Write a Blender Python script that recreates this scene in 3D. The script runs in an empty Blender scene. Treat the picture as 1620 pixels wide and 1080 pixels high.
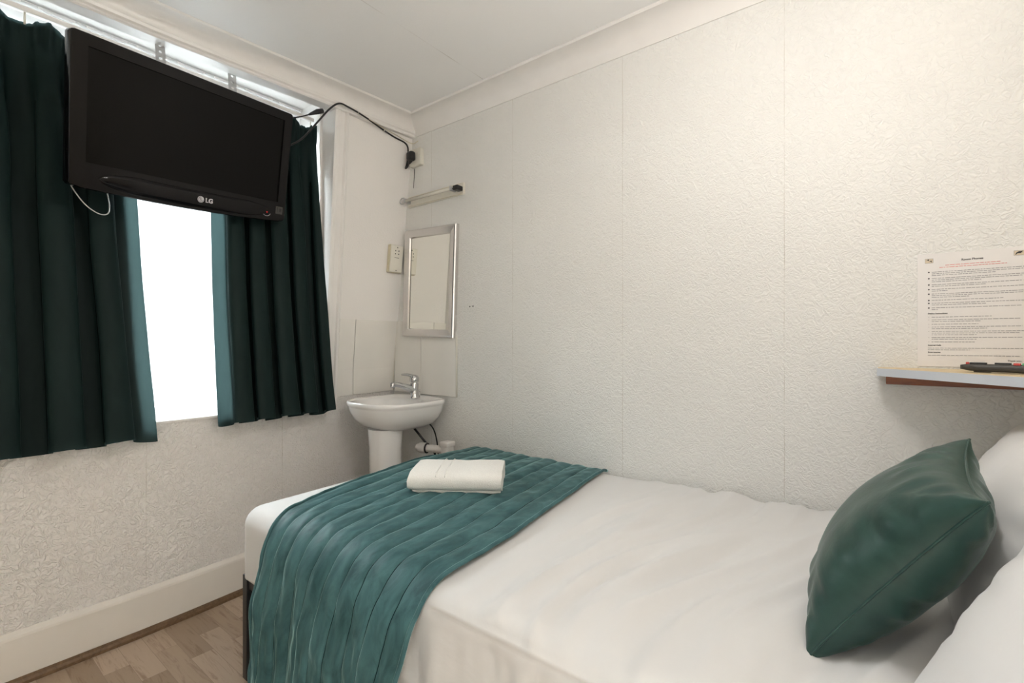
import bpy, bmesh, math, random
from math import sin, cos, pi, radians, sqrt, exp
from mathutils import Vector, Matrix, noise

sc = bpy.context.scene
C = sc.collection

# ---------------------------------------------------------------- camera
cam_d = bpy.data.cameras.new('camera')
cam_d.lens = 16.89; cam_d.sensor_width = 36.0; cam_d.clip_start = 0.02
cam = bpy.data.objects.new('camera', cam_d); C.objects.link(cam)
cam.location = (2.19, -1.77, 1.07); cam.rotation_euler = (radians(90), 0, radians(37.9))
sc.camera = cam
# ---------------------------------------------------------------- view
sc.view_settings.view_transform = 'Standard'
sc.view_settings.look = 'None'
sc.view_settings.gamma = 1.0
sc.view_settings.exposure = 0.10
sc.view_settings.use_curve_mapping = False
# ---------------------------------------------------------------- sky
SKY0, SKY1 = 1.4, 48.0
W = bpy.data.worlds.new('sky'); sc.world = W; W.use_nodes = True
nt = W.node_tree; nt.nodes.clear()
o_ = nt.nodes.new('ShaderNodeOutputWorld'); b_ = nt.nodes.new('ShaderNodeBackground')
tc = nt.nodes.new('ShaderNodeTexCoord'); sp = nt.nodes.new('ShaderNodeSeparateXYZ')
rp = nt.nodes.new('ShaderNodeValToRGB')
# overcast sky: even all round, with a broad bright patch of cloud high on the street side
dt = nt.nodes.new('ShaderNodeVectorMath'); dt.operation = 'DOT_PRODUCT'
gd = Vector((-.80, .05, .60)).normalized(); dt.inputs[1].default_value = gd
nt.links.new(tc.outputs['Generated'], dt.inputs[0]); nt.links.new(dt.outputs['Value'], rp.inputs[0])
rp.color_ramp.interpolation = 'EASE'
rp.color_ramp.elements[0].position = 0.25; rp.color_ramp.elements[0].color = (SKY0*0.95, SKY0*0.975, SKY0*1.0, 1)
rp.color_ramp.elements[1].position = 0.92; rp.color_ramp.elements[1].color = (SKY1*0.90, SKY1*0.96, SKY1*1.0, 1)
nt.links.new(rp.outputs[0], b_.inputs[0]); b_.inputs[1].default_value = 1.0
nt.links.new(b_.outputs[0], o_.inputs[0])
LAMP = (2.04, -.96, 2.04)
LAMP_POWER = 13.6; LAMP_COL = (1.0, 0.982, 0.975)

# ================================================================= materials
def newmat(name):
    m = bpy.data.materials.new(name); m.use_nodes = True
    nt = m.node_tree; p = nt.nodes['Principled BSDF']
    return m, nt, p
def setp(p, **k):
    for a, v in k.items():
        a = a.replace('_', ' ')
        if a in p.inputs: p.inputs[a].default_value = v
def objco(nt, scale=(1, 1, 1), rot=(0, 0, 0)):
    t = nt.nodes.new('ShaderNodeTexCoord'); m = nt.nodes.new('ShaderNodeMapping')
    m.inputs['Scale'].default_value = scale; m.inputs['Rotation'].default_value = rot
    nt.links.new(t.outputs['Object'], m.inputs[0]); return m.outputs[0]
def noise_n(nt, co, scale, detail=2, rough=.5, dist=0):
    n = nt.nodes.new('ShaderNodeTexNoise'); n.inputs['Scale'].default_value = scale
    n.inputs['Detail'].default_value = detail; n.inputs['Roughness'].default_value = rough
    n.inputs['Distortion'].default_value = dist; nt.links.new(co, n.inputs['Vector']); return n.outputs['Fac']
def ramp(nt, fac, stops):
    r = nt.nodes.new('ShaderNodeValToRGB'); e = r.color_ramp.elements
    while len(e) < len(stops): e.new(.5)
    for k, (p, c) in enumerate(stops):
        e[k].position = p; e[k].color = (*c, 1) if len(c) == 3 else c
    nt.links.new(fac, r.inputs[0]); return r.outputs[0]
def bump(nt, p, h, strength, dist=.01, prev=None):
    b = nt.nodes.new('ShaderNodeBump'); b.inputs['Strength'].default_value = strength
    b.inputs['Distance'].default_value = dist; nt.links.new(h, b.inputs['Height'])
    if prev: nt.links.new(prev, b.inputs['Normal'])
    nt.links.new(b.outputs[0], p.inputs['Normal']); return b.outputs[0]
def math_n(nt, op, a, b=None, c=None):
    n = nt.nodes.new('ShaderNodeMath'); n.operation = op
    for k, v in enumerate((a, b, c)):
        if v is None: continue
        if isinstance(v, (int, float)): n.inputs[k].default_value = v
        else: nt.links.new(v, n.inputs[k])
    return n.outputs[0]
def mixc(nt, fac, a, b, mode='MIX'):
    n = nt.nodes.new('ShaderNodeMixRGB'); n.blend_type = mode
    for k, v in enumerate((fac, a, b)):
        if isinstance(v, (int, float)): n.inputs[k].default_value = v
        elif isinstance(v, tuple): n.inputs[k].default_value = (*v, 1)
        else: nt.links.new(v, n.inputs[k])
    return n.outputs[0]

def simple(name, col, rough=.5, metal=0, spec=.5, nscale=0, nstr=0, coat=0, var=0):
    m, nt, p = newmat(name); setp(p, Base_Color=(*col, 1), Roughness=rough, Metallic=metal)
    p.inputs['Specular IOR Level'].default_value = spec
    if coat: p.inputs['Coat Weight'].default_value = coat; p.inputs['Coat Roughness'].default_value = .05
    co = objco(nt)
    f = noise_n(nt, co, nscale or 30, 3)
    v = var or .04
    c = ramp(nt, f, [(.3, tuple(x*(1-v) for x in col)), (.7, tuple(min(1, x*(1+v)) for x in col))])
    nt.links.new(c, p.inputs['Base Color'])
    if nstr: bump(nt, p, f, nstr, .003)
    return m

def wallpaper(name, col, seams, axis, bstr=.5, smooth_corner=False):
    """painted embossed (worm pattern) wallpaper with thin vertical seams"""
    m, nt, p = newmat(name)
    setp(p, Roughness=.5); p.inputs['Specular IOR Level'].default_value = .28
    co = objco(nt)
    f = noise_n(nt, co, 46, 1, .5, 1.6)
    r = math_n(nt, 'ABSOLUTE', math_n(nt, 'SUBTRACT', f, .5))
    h = ramp(nt, r, [(0.0, (.85, .85, .85)), (.05, (.6, .6, .6)), (.17, (0, 0, 0))])
    f2 = noise_n(nt, co, 38, 2, .6, .8)
    hh = math_n(nt, 'ADD', h, math_n(nt, 'MULTIPLY', f2, .9))
    big = noise_n(nt, co, 1.7, 3)
    c = ramp(nt, big, [(.3, tuple(x*.965 for x in col)), (.7, col)])
    sep = nt.nodes.new('ShaderNodeSeparateXYZ'); nt.links.new(co, sep.inputs[0])
    a = sep.outputs[axis]; z = sep.outputs['Z']
    wob = noise_n(nt, co, 5, 2)
    for s in seams:
        d = math_n(nt, 'ABSOLUTE', math_n(nt, 'SUBTRACT', math_n(nt, 'ADD', a, math_n(nt, 'MULTIPLY', wob, .004)), s+.002))
        line = math_n(nt, 'LESS_THAN', d, .0011)
        patch = ramp(nt, noise_n(nt, co, 7 + s, 3), [(.35, (.06, .06, .06)), (.62, (.55, .55, .55))])
        c = mixc(nt, math_n(nt, 'MULTIPLY', line, patch), c, (.42, .36, .28))
    if smooth_corner:        # plain lining paper beside the window, above the splashback
        msk = math_n(nt, 'MAXIMUM', math_n(nt, 'LESS_THAN', z, .79), math_n(nt, 'LESS_THAN', a, -.47))
        hh = math_n(nt, 'MULTIPLY', hh, math_n(nt, 'MAXIMUM', msk, .12))
    nt.links.new(c, p.inputs['Base Color'])
    bump(nt, p, hh, bstr, .004)
    return m

M = {}
M['wallR'] = wallpaper('painted_wallpaper_long_wall', (.785, .775, .745), (.265, .816, 1.367, 1.93, 2.48), 'X', .44)
M['wallL'] = wallpaper('painted_wallpaper_window_wall', (.84, .812, .785), (-1.20, -.675), 'Y', .80, True)
M['wallO'] = simple('cream_wall_paint', (.78, .72, .62), .6, nscale=40, nstr=.1)
M['ceil'] = None
def ceiling_mat():
    m, nt, p = newmat('white_ceiling_lining'); setp(p, Roughness=.6)
    co = objco(nt)
    f = noise_n(nt, co, 120, 2, .6, .6)
    sep = nt.nodes.new('ShaderNodeSeparateXYZ'); nt.links.new(co, sep.inputs[0])
    c = ramp(nt, noise_n(nt, co, 2, 2), [(.3, (.88, .875, .87)), (.7, (.91, .905, .90))])
    for s in (.71, 1.306, 1.9):
        d = math_n(nt, 'ABSOLUTE', math_n(nt, 'SUBTRACT', sep.outputs['X'], s))
        line = math_n(nt, 'LESS_THAN', d, .0016)
        patch = ramp(nt, noise_n(nt, co, 2.3 + s, 2), [(.45, (0, 0, 0)), (.6, (.5, .5, .5))])
        c = mixc(nt, math_n(nt, 'MULTIPLY', line, patch), c, (.4, .35, .3))
    nt.links.new(c, p.inputs['Base Color']); bump(nt, p, f, .12, .003)
    return m
M['ceil'] = ceiling_mat()
M['gloss_white'] = simple('white_gloss_paint', (.80, .775, .75), .28, nscale=12, var=.02)
M['skirt'] = simple('off_white_skirting_paint', (.78, .735, .68), .35, nscale=6, var=.03, nstr=.05)
M['tile'] = simple('white_glazed_tile', (.76, .735, .69), .12, nscale=5, var=.03)
M['grout'] = simple('yellowed_sealant', (.62, .55, .42), .7, nscale=25, var=.15)
M['porcelain'] = simple('white_porcelain', (.84, .82, .80), .08, nscale=4, var=.01, coat=.4)
M['chrome'] = simple('chrome', (.62, .62, .63), .08, metal=1, nscale=9, var=.02)
M['brushed'] = simple('brushed_silver_frame', (.70, .68, .67), .27, metal=1, nscale=20, var=.02)
M['mirror'] = simple('mirror_glass', (.90, .90, .86), .01, metal=1, nscale=3, var=.005)
M['plastic_white'] = simple('aged_white_plastic', (.74, .71, .63), .35, nscale=20, var=.03)
M['plastic_yellow'] = simple('yellowed_plastic', (.62, .56, .40), .4, nscale=30, var=.08)
M['black'] = simple('black_plastic', (.008, .008, .009), .35, nscale=30, var=.1)
M['blackmetal'] = simple('black_painted_steel', (.012, .013, .016), .35, nscale=40, nstr=.04, var=.1)
M['cable'] = simple('black_rubber_cable', (.012, .011, .012), .5, nscale=30)
M['tvgloss'] = simple('glossy_black_bezel', (.0035, .003, .0035), .11, spec=.24, nscale=10, var=.1)
M['tvscreen'] = simple('dark_tv_panel', (.003, .0026, .0023), .18, spec=.13, nscale=14, var=.05)
M['steel'] = simple('galvanised_strap', (.50, .50, .50), .45, metal=.3, nscale=60, var=.06)
M['logo'] = simple('silver_grey_print', (.52, .50, .52), .3, metal=.4, nscale=50, var=.02)
M['darkmark'] = simple('dark_opening', (.02, .018, .016), .8, nscale=10)
M['shelf_edge'] = simple('pale_grey_laminate', (.62, .65, .70), .35, nscale=15, var=.02)
M['paper'] = simple('laminated_paper', (.80, .77, .75), .22, nscale=3, var=.01)
M['ink'] = simple('grey_print_ink', (.33, .32, .32), .6, nscale=80, var=.1)
M['inkblack'] = simple('black_print_ink', (.05, .045, .045), .6, nscale=80, var=.1)
M['inkred'] = simple('red_print_ink', (.72, .27, .25), .6, nscale=80, var=.05)
M['icon'] = simple('beige_icon_ground', (.66, .56, .42), .6, nscale=80, var=.05)
M['remote'] = simple('charcoal_remote_plastic', (.045, .042, .038), .45, nscale=60, var=.08)
M['red'] = simple('red_rubber_button', (.55, .06, .05), .5, nscale=60)
M['green'] = simple('green_rubber_button', (.12, .45, .22), .5, nscale=60)
M['yellow'] = simple('yellow_rubber_button', (.65, .58, .12), .5, nscale=60)
M['glassy'] = simple('clear_plastic_cover', (.66, .63, .56), .12, nscale=20, var=.03)
M['pipe'] = simple('white_waste_pipe', (.72, .69, .66), .3, nscale=20, var=.04)
M['facade'] = simple('white_house_render', (.84, .85, .86), .9, nscale=2, var=.02)
M['facade_pane'] = simple('pale_house_glass', (.58, .61, .63), .5, nscale=2, var=.03)

def led():
    m, nt, p = newmat('red_standby_light'); setp(p, Base_Color=(.5, .02, .02, 1), Emission_Color=(1, .05, .04, 1), Emission_Strength=.5)
    return m
M['led'] = led()
def bulbglass():
    m, nt, p = newmat('lit_bulb'); setp(p, Base_Color=(.9, .85, .7, 1), Emission_Color=(1, .85, .6, 1), Emission_Strength=40)
    return m
M['bulb'] = bulbglass()
def glass():
    m = bpy.data.materials.new('window_glass'); m.use_nodes = True; nt = m.node_tree; nt.nodes.clear()
    o = nt.nodes.new('ShaderNodeOutputMaterial'); t = nt.nodes.new('ShaderNodeBsdfTransparent'); g = nt.nodes.new('ShaderNodeBsdfGlossy')
    g.inputs['Roughness'].default_value = .02; x = nt.nodes.new('ShaderNodeMixShader'); f = nt.nodes.new('ShaderNodeFresnel'); f.inputs[0].default_value = 1.3
    t.inputs[0].default_value = (.96, .975, .97, 1)
    nt.links.new(f.outputs[0], x.inputs[0]); nt.links.new(t.outputs[0], x.inputs[1]); nt.links.new(g.outputs[0], x.inputs[2]); nt.links.new(x.outputs[0], o.inputs[0])
    return m
M['glass'] = glass()
def sheer():
    m = bpy.data.materials.new('sheer_net'); m.use_nodes = True; nt = m.node_tree; nt.nodes.clear()
    o = nt.nodes.new('ShaderNodeOutputMaterial'); t = nt.nodes.new('ShaderNodeBsdfTransparent')
    d = nt.nodes.new('ShaderNodeBsdfDiffuse'); tl = nt.nodes.new('ShaderNodeBsdfTranslucent')
    d.inputs[0].default_value = (.9, .91, .92, 1); tl.inputs[0].default_value = (.9, .91, .92, 1)
    a = nt.nodes.new('ShaderNodeMixShader'); a.inputs[0].default_value = .6
    nt.links.new(d.outputs[0], a.inputs[1]); nt.links.new(tl.outputs[0], a.inputs[2])
    co = objco(nt); f = noise_n(nt, co, 9, 2)
    fac = ramp(nt, f, [(.3, (.38, .38, .38)), (.7, (.52, .52, .52))])
    x = nt.nodes.new('ShaderNodeMixShader'); nt.links.new(fac, x.inputs[0]); nt.links.new(t.outputs[0], x.inputs[1]); nt.links.new(a.outputs[0], x.inputs[2])
    nt.links.new(x.outputs[0], o.inputs[0]); return m
M['sheer'] = sheer()

def velvet(name, dark, light, sheen=.6, rough=.42, trans=0, wscale=(1, 1, 1), bstr=.25, spec=.35):
    m, nt, p = newmat(name)
    co = objco(nt, wscale)
    f = noise_n(nt, co, 22, 5, .62, .7)
    c = ramp(nt, f, [(.32, dark), (.68, light)])
    nt.links.new(c, p.inputs['Base Color'])
    setp(p, Roughness=rough); p.inputs['Specular IOR Level'].default_value = spec
    p.inputs['Sheen Weight'].default_value = sheen; p.inputs['Sheen Roughness'].default_value = .22
    p.inputs['Sheen Tint'].default_value = (.55, .85, .82, 1)
    f2 = noise_n(nt, co, 45, 4, .6, .5)
    bump(nt, p, f2, bstr, .004)
    if trans:
        o = nt.nodes['Material Output']; tl = nt.nodes.new('ShaderNodeBsdfTranslucent'); tl.inputs[0].default_value = (.30, .50, .50, 1)
        x = nt.nodes.new('ShaderNodeMixShader'); x.inputs[0].default_value = trans
        nt.links.new(p.outputs[0], x.inputs[1]); nt.links.new(tl.outputs[0], x.inputs[2]); nt.links.new(x.outputs[0], o.inputs[0])
    return m
M['curtain'] = velvet('dark_teal_curtain_cloth', (.0060, .0140, .0135), (.0095, .0205, .0195), .06, .5, .055, (1, 1, .25), .12, .10)
M['runner'] = velvet('teal_velvet_quilt', (.023, .069, .075), (.066, .155, .165), 1.0, .6, 0, (1, .5, .5), .35, .22)
M['lining'] = simple('dark_light_blocking_lining', (.006, .012, .0115), .95, spec=.03)
M['seam'] = simple('dark_quilting_crease', (.006, .016, .017), .95, spec=.05)
M['cushion'] = velvet('dark_green_satin_velvet', (.018, .050, .042), (.027, .068, .056), .12, .36, 0, (1, 1, 1), .12)
def linen(name, col, bscale=14, bstr=.1, sc_=(1, 1, 1)):
    m, nt, p = newmat(name); co = objco(nt, sc_)
    f = noise_n(nt, co, bscale, 4, .55, .8)
    c = ramp(nt, f, [(.3, tuple(x*.985 for x in col)), (.7, col)])
    nt.links.new(c, p.inputs['Base Color']); setp(p, Roughness=.75)
    p.inputs['Specular IOR Level'].default_value = .25; p.inputs['Sheen Weight'].default_value = .15
    bump(nt, p, f, bstr, .01); return m
M['duvet'] = linen('white_cotton_bedding', (.68, .67, .66), 10, .18, (1, .45, 1))
M['pillow'] = linen('white_pillow_cotton', (.76, .75, .74), 8, .12)
M['mattress'] = linen('mattress_ticking', (.8, .8, .82))
def towelm():
    m, nt, p = newmat('white_terry_cotton'); co = objco(nt)
    f = noise_n(nt, co, 420, 2); nt.links.new(ramp(nt, f, [(.3, (.76, .74, .70)), (.7, (.86, .84, .80))]), p.inputs['Base Color'])
    setp(p, Roughness=.95); bump(nt, p, f, .5, .003); return m
M['towel'] = towelm()

def floorm():
    """three-strip oak laminate: short blocks running along X"""
    m, nt, p = newmat('oak_laminate'); co = objco(nt)
    br = nt.nodes.new('ShaderNodeTexBrick'); nt.links.new(co, br.inputs['Vector'])
    br.inputs['Scale'].default_value = 1; br.inputs['Brick Width'].default_value = .34; br.inputs['Row Height'].default_value = .068
    br.inputs['Mortar Size'].default_value = .0006; br.inputs['Mortar Smooth'].default_value = .2; br.offset = .37; br.offset_frequency = 2
    br.inputs['Color1'].default_value = (0, 0, 0, 1); br.inputs['Color2'].default_value = (1, 1, 1, 1); br.inputs['Mortar'].default_value = (.5, .5, .5, 1); br.inputs['Bias'].default_value = 0
    tint = ramp(nt, br.outputs['Color'], [(0, (.37, .27, .19)), (.5, (.49, .375, .28)), (1, (.60, .475, .375))])
    mp = nt.nodes.new('ShaderNodeMapping'); mp.inputs['Scale'].default_value = (1.6, 16, 1); nt.links.new(co, mp.inputs[0])
    off = nt.nodes.new('ShaderNodeVectorMath'); off.operation = 'ADD'; nt.links.new(mp.outputs[0], off.inputs[0])
    s2 = nt.nodes.new('ShaderNodeVectorMath'); s2.operation = 'SCALE'; s2.inputs['Scale'].default_value = 7; nt.links.new(br.outputs['Color'], s2.inputs[0]); nt.links.new(s2.outputs[0], off.inputs[1])
    g = noise_n(nt, off.outputs[0], 3.2, 6, .65, 1.4)
    grain = ramp(nt, g, [(.30, (.55, .46, .40)), (.48, (.95, .94, .93)), (.75, (1.0, 1.0, 1.0))])
    c = mixc(nt, .85, tint, grain, 'MULTIPLY')
    c = mixc(nt, math_n(nt, 'MULTIPLY', br.outputs['Fac'], .55), c, (.16, .11, .08))
    nt.links.new(c, p.inputs['Base Color']); setp(p, Roughness=.42); bump(nt, p, g, .06, .002)
    return m
M['floor'] = floorm()
def woodm(name, a, b, rough=.5):
    m, nt, p = newmat(name); co = objco(nt, (2, 14, 14)); g = noise_n(nt, co, 5, 5, .6, 1)
    nt.links.new(ramp(nt, g, [(.3, a), (.7, b)]), p.inputs['Base Color']); setp(p, Roughness=rough); bump(nt, p, g, .1, .002); return m
M['bead'] = woodm('brown_edge_bead', (.10, .058, .03), (.20, .12, .062))
M['batten'] = woodm('reddish_stained_batten', (.17, .045, .015), (.34, .10, .03), .35)
M['pine'] = woodm('bare_pine_board', (.62, .48, .28), (.74, .60, .38), .5)

# ================================================================= helpers
def finish(bm, smooth):
    bmesh.ops.recalc_face_normals(bm, faces=bm.faces)
    if smooth:
        for f in bm.faces: f.smooth = True
        if smooth is not True:
            for e in bm.edges:
                if len(e.link_faces) == 2 and e.calc_face_angle(0) > smooth: e.smooth = False
def rootmat(p):
    m = Matrix()
    while p is not None:
        m = p.matrix_basis @ m; p = p.parent
    return m
def obj(name, bm, m, parent=None, smooth=False, local=False, recalc=True):
    """world-space bmesh -> one mesh object (its coordinates made local to the thing)"""
    if recalc: finish(bm, smooth)
    elif smooth:
        for f in bm.faces: f.smooth = True
    if parent is not None and not local: bm.transform(rootmat(parent).inverted())
    me = bpy.data.meshes.new(name); bm.to_mesh(me); bm.free()
    ms = m if isinstance(m, (list, tuple)) else [m]
    for k in ms: me.materials.append(M[k] if isinstance(k, str) else k)
    o = bpy.data.objects.new(name, me); C.objects.link(o)
    if parent is not None: o.parent = parent
    return o
def origin(o, loc):
    loc = Vector(loc); o.data.transform(Matrix.Translation(-loc)); o.location = loc; return o
def tag(o, label, cat, group=None):
    o['label'] = label; o['category'] = cat
    if group: o['group'] = group
    return o
def thing(name, label, cat, loc=(0, 0, 0), rot=(0, 0, 0), group=None):
    o = bpy.data.objects.new(name, None); C.objects.link(o); o.empty_display_size = .05
    o.location = loc; o.rotation_euler = rot; return tag(o, label, cat, group)
def struct(name, bm, m, label, cat, smooth=False):
    o = obj(name, bm, m, None, smooth); o['kind'] = 'structure'; o['label'] = label; o['category'] = cat; return o

def box(bm, a, b, bev=0, seg=2, mi=0, mat=None):
    t = bmesh.new(); bmesh.ops.create_cube(t, size=1)
    a = Vector(a); b = Vector(b); c = (a+b)/2; s = Vector((abs(b.x-a.x), abs(b.y-a.y), abs(b.z-a.z)))
    for v in t.verts: v.co = Vector((v.co.x*s.x, v.co.y*s.y, v.co.z*s.z)) + c
    if bev: bmesh.ops.bevel(t, geom=list(t.edges), offset=min(bev, min(s)*.45), segments=seg, affect='EDGES', profile=.5)
    for f in t.faces: f.material_index = mi
    if mat: t.transform(mat)
    merge(bm, t)
def merge(bm, t):
    me = bpy.data.meshes.new('tmp'); t.to_mesh(me); t.free(); bm.from_mesh(me); bpy.data.meshes.remove(me)
def bx(a, b, bev=0, seg=2):
    bm = bmesh.new(); box(bm, a, b, bev, seg); return bm
def tube(bm, pts, r, n=10, cap=True, mi=0):
    pts = [Vector(p) for p in pts]; rs = r if isinstance(r, (list, tuple)) else [r]*len(pts)
    up = None; rings = []
    for i, p in enumerate(pts):
        d = (pts[min(i+1, len(pts)-1)] - pts[max(i-1, 0)]).normalized()
        if up is None: up = d.orthogonal().normalized()
        up = (up - d*up.dot(d)).normalized(); w = d.cross(up)
        rings.append([bm.verts.new(p + (up*cos(2*pi*k/n) + w*sin(2*pi*k/n))*rs[i]) for k in range(n)])
    fs = []
    for i in range(len(rings)-1):
        for k in range(n): fs.append(bm.faces.new((rings[i][k], rings[i][(k+1) % n], rings[i+1][(k+1) % n], rings[i+1][k])))
    if cap: fs += [bm.faces.new(rings[0][::-1]), bm.faces.new(rings[-1])]
    for f in fs: f.material_index = mi
def spline(pts, n=8):
    pts = [Vector(p) for p in pts]; out = []
    P = [2*pts[0]-pts[1]] + pts + [2*pts[-1]-pts[-2]]
    for i in range(1, len(P)-2):
        for k in range(n):
            t = k/n
            out.append(.5*((2*P[i]) + (-P[i-1]+P[i+1])*t + (2*P[i-1]-5*P[i]+4*P[i+1]-P[i+2])*t*t + (-P[i-1]+3*P[i]-3*P[i+1]+P[i+2])*t**3))
    out.append(pts[-1]); return out
def cyl(bm, a, b, r, n=20, mi=0, r2=None): tube(bm, [a, b], [r, r if r2 is None else r2], n, True, mi)
def lathe(bm, prof, c, n=32, mi=0, sx=1, sy=1):
    rings = []
    for r, z in prof:
        rings.append([bm.verts.new((c[0]+r*sx*cos(2*pi*k/n), c[1]+r*sy*sin(2*pi*k/n), c[2]+z)) for k in range(n)])
    for i in range(len(rings)-1):
        for k in range(n):
            bm.faces.new((rings[i][k], rings[i][(k+1) % n], rings[i+1][(k+1) % n], rings[i+1][k])).material_index = mi
    bm.faces.new(rings[0][::-1]).material_index = mi; bm.faces.new(rings[-1]).material_index = mi
def grid(bm, f, nu, nv, closeu=False, mi=0):
    vs = [[bm.verts.new(f(i/(nu), j/(nv))) for j in range(nv+1)] for i in range(nu + (0 if closeu else 1))]
    n = len(vs)
    for i in range(nu if closeu else nu):
        for j in range(nv):
            a, b = vs[i], vs[(i+1) % n]
            bm.faces.new((a[j], b[j], b[j+1], a[j+1])).material_index = mi
    return vs
def prism(bm, poly, z0, z1, mi=0):
    lo = [bm.verts.new((x, y, z0)) for x, y in poly]; hi = [bm.verts.new((x, y, z1)) for x, y in poly]
    n = len(poly); fs = [bm.faces.new(lo[::-1]), bm.faces.new(hi)]
    for k in range(n): fs.append(bm.faces.new((lo[k], lo[(k+1) % n], hi[(k+1) % n], hi[k])))
    for f in fs: f.material_index = mi
def lerp(a, b, t): return a + (b-a)*t
def sm(t): t = max(0, min(1, t)); return t*t*(3-2*t)
def nz(x, y, z=0): return noise.noise(Vector((x, y, z)))
def interp(tab, t):
    if t <= tab[0][0]: return tab[0][1]
    for (a, va), (b, vb) in zip(tab, tab[1:]):
        if t <= b: return lerp(va, vb, (t-a)/(b-a))
    return tab[-1][1]

H = 2.29
# the window wall is out of true: it leans in towards the top near the corner
def wx(y, z):
    k = max(0, min(1, (y+1.15)/1.15))
    cor = -.055 + .127*max(0, min(z, 2.3)-.9)
    return lerp(.035, cor, k)

# ================================================================= the room
YF = -2.45; XB = 2.62
REC_Y0, REC_Y1, REC_Z0, REC_Z1 = -2.12, -.46, .757, 2.195
XO = -.33
struct('floor', bx((-.4, YF-.3, -.06), (XB+.3, .1, 0)), 'floor', 'pale oak laminate floor in short staggered strips', 'floor')
struct('ceiling', bx((-.4, YF-.3, H), (XB+.3, .1, H+.06)), 'ceil', 'white papered ceiling with faint joints', 'ceiling')
bm = bmesh.new()
def wall_patch(y0, y1, z0, z1, ny, nz_, thin=0):
    g = {}
    def fr(u, v):
        y = lerp(y0, y1, u); z = lerp(z0, z1, v); return (wx(y, z), y, z)
    def bk(u, v):
        y = lerp(y0, y1, u); z = lerp(z0, z1, v); return (wx(y, z)-thin if thin else XO, y, z)
    t = bmesh.new()
    a = grid(t, fr, ny, nz_); b = grid(t, bk, ny, nz_)
    for i in range(ny):
        t.faces.new((a[i][0], a[i+1][0], b[i+1][0], b[i][0])); t.faces.new((a[i][-1], a[i+1][-1], b[i+1][-1], b[i][-1]))
    for j in range(nz_):
        t.faces.new((a[0][j], a[0][j+1], b[0][j+1], b[0][j])); t.faces.new((a[-1][j], a[-1][j+1], b[-1][j+1], b[-1][j]))
    merge(bm, t)
wall_patch(YF-.2, REC_Y0, 0, H, 4, 16)
wall_patch(REC_Y0, REC_Y1, 0, REC_Z0, 16, 8)
wall_patch(REC_Y1, .0, 0, H, 8, 24)
wall_patch(REC_Y0, REC_Y1, REC_Z1+.004, H, 16, 2, .035)
struct('wall_left', bm, 'wallL', 'cream embossed wallpaper wall around the window', 'wall', True if False else False)
bm = bx((-.4, 0, 0), (XB+.3, .1, H))
for px_ in ((.545, 1.245), (.566, 1.246)):   # two old screw holes beside the mirror
    t = bmesh.new(); cyl(t, (px_[0], 0, px_[1]), (px_[0], -.0012, px_[1]), .0035, 10, 1); merge(bm, t)
struct('wall_right', bm, ['wallR', 'darkmark'], 'long cream wall of embossed wallpaper beside the bed', 'wall')
struct('wall_back', bx((XB, YF-.2, 0), (XB+.1, 0, H)), 'wallO', 'cream wall at the head of the bed', 'wall')
bm = bx((-.4, YF-.1, 0), (1.80, YF, H)); box(bm, (1.80, YF-.1, 1.98), (XB, YF, H)); box(bm, (2.42, YF-.1, 0), (XB, YF, 1.98))
struct('wall_front', bm, 'wallO', 'cream wall with the doorway behind the viewer', 'wall')

# coving
def cove(name, ends, prof, label):
    """ends: list of functions d,z -> point; swept profile"""
    bm = bmesh.new(); rings = [[bm.verts.new(f(d, z)) for d, z in prof] for f in ends]
    for a, b in zip(rings, rings[1:]):
        for k in range(len(prof)): bm.faces.new((a[k], a[(k+1) % len(prof)], b[(k+1) % len(prof)], b[k]))
    bm.faces.new(rings[0]); bm.faces.new(rings[-1][::-1])
    return struct(name, bm, 'gloss_white', label, 'trim', radians(25))
arc = [(.078 - .070*cos(a*pi/16), H-.085+.075*sin(a*pi/16)) for a in range(0, 9)]
profR = [(-.02, H-.092), (.004, H-.092), (.006, H-.085)] + arc[1:] + [(.083, H-.010), (.088, H-.004), (.088, H+.01), (-.02, H+.01)]
cove('trim_1', [lambda d, z: (-.15, -d, z), lambda d, z: (XB+.05, -d, z)], profR, 'white concave coving along the long wall')
profL = [(-.037, REC_Z1), (.022, REC_Z1), (.026, REC_Z1+.005), (.024, REC_Z1+.014), (.030, REC_Z1+.020), (.033, REC_Z1+.030)] + \
        [(.085 - .055*cos(a*pi/12), H-.062+.052*sin(a*pi/12)) for a in range(0, 7)] + [(.092, H-.008), (.096, H-.003), (.096, H+.01), (-.037, H+.01)]
ys = [YF-.1 + k*(-.0-(YF-.1))/30 for k in range(31)]
cove('trim_2', [(lambda d, z, y=y: (wx(y, 2.2)+d, y, z)) for y in ys], profL, 'white moulded coving above the window recess')
# architrave at the right of the recess
bm = bmesh.new()
prof = [(0, 0), (0, .012), (.008, .018), (.020, .018), (.026, .010), (.050, .010), (.056, .020), (.066, .020), (.074, .010), (.078, 0)]
N = 12; rings = []
for k in range(N+1):
    z = lerp(REC_Z0-.0, REC_Z1, k/N)
    rings.append([bm.verts.new((wx(REC_Y1+a, z)+b-.001, REC_Y1+a, z)) for a, b in prof])
for a, b in zip(rings, rings[1:]):
    for k in range(len(prof)): bm.faces.new((a[k], a[(k+1) % len(prof)], b[(k+1) % len(prof)], b[k]))
bm.faces.new(rings[0]); bm.faces.new(rings[-1][::-1])
struct('trim_3', bm, 'gloss_white', 'white moulded architrave at the right of the window recess', 'trim', radians(30))
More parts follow.
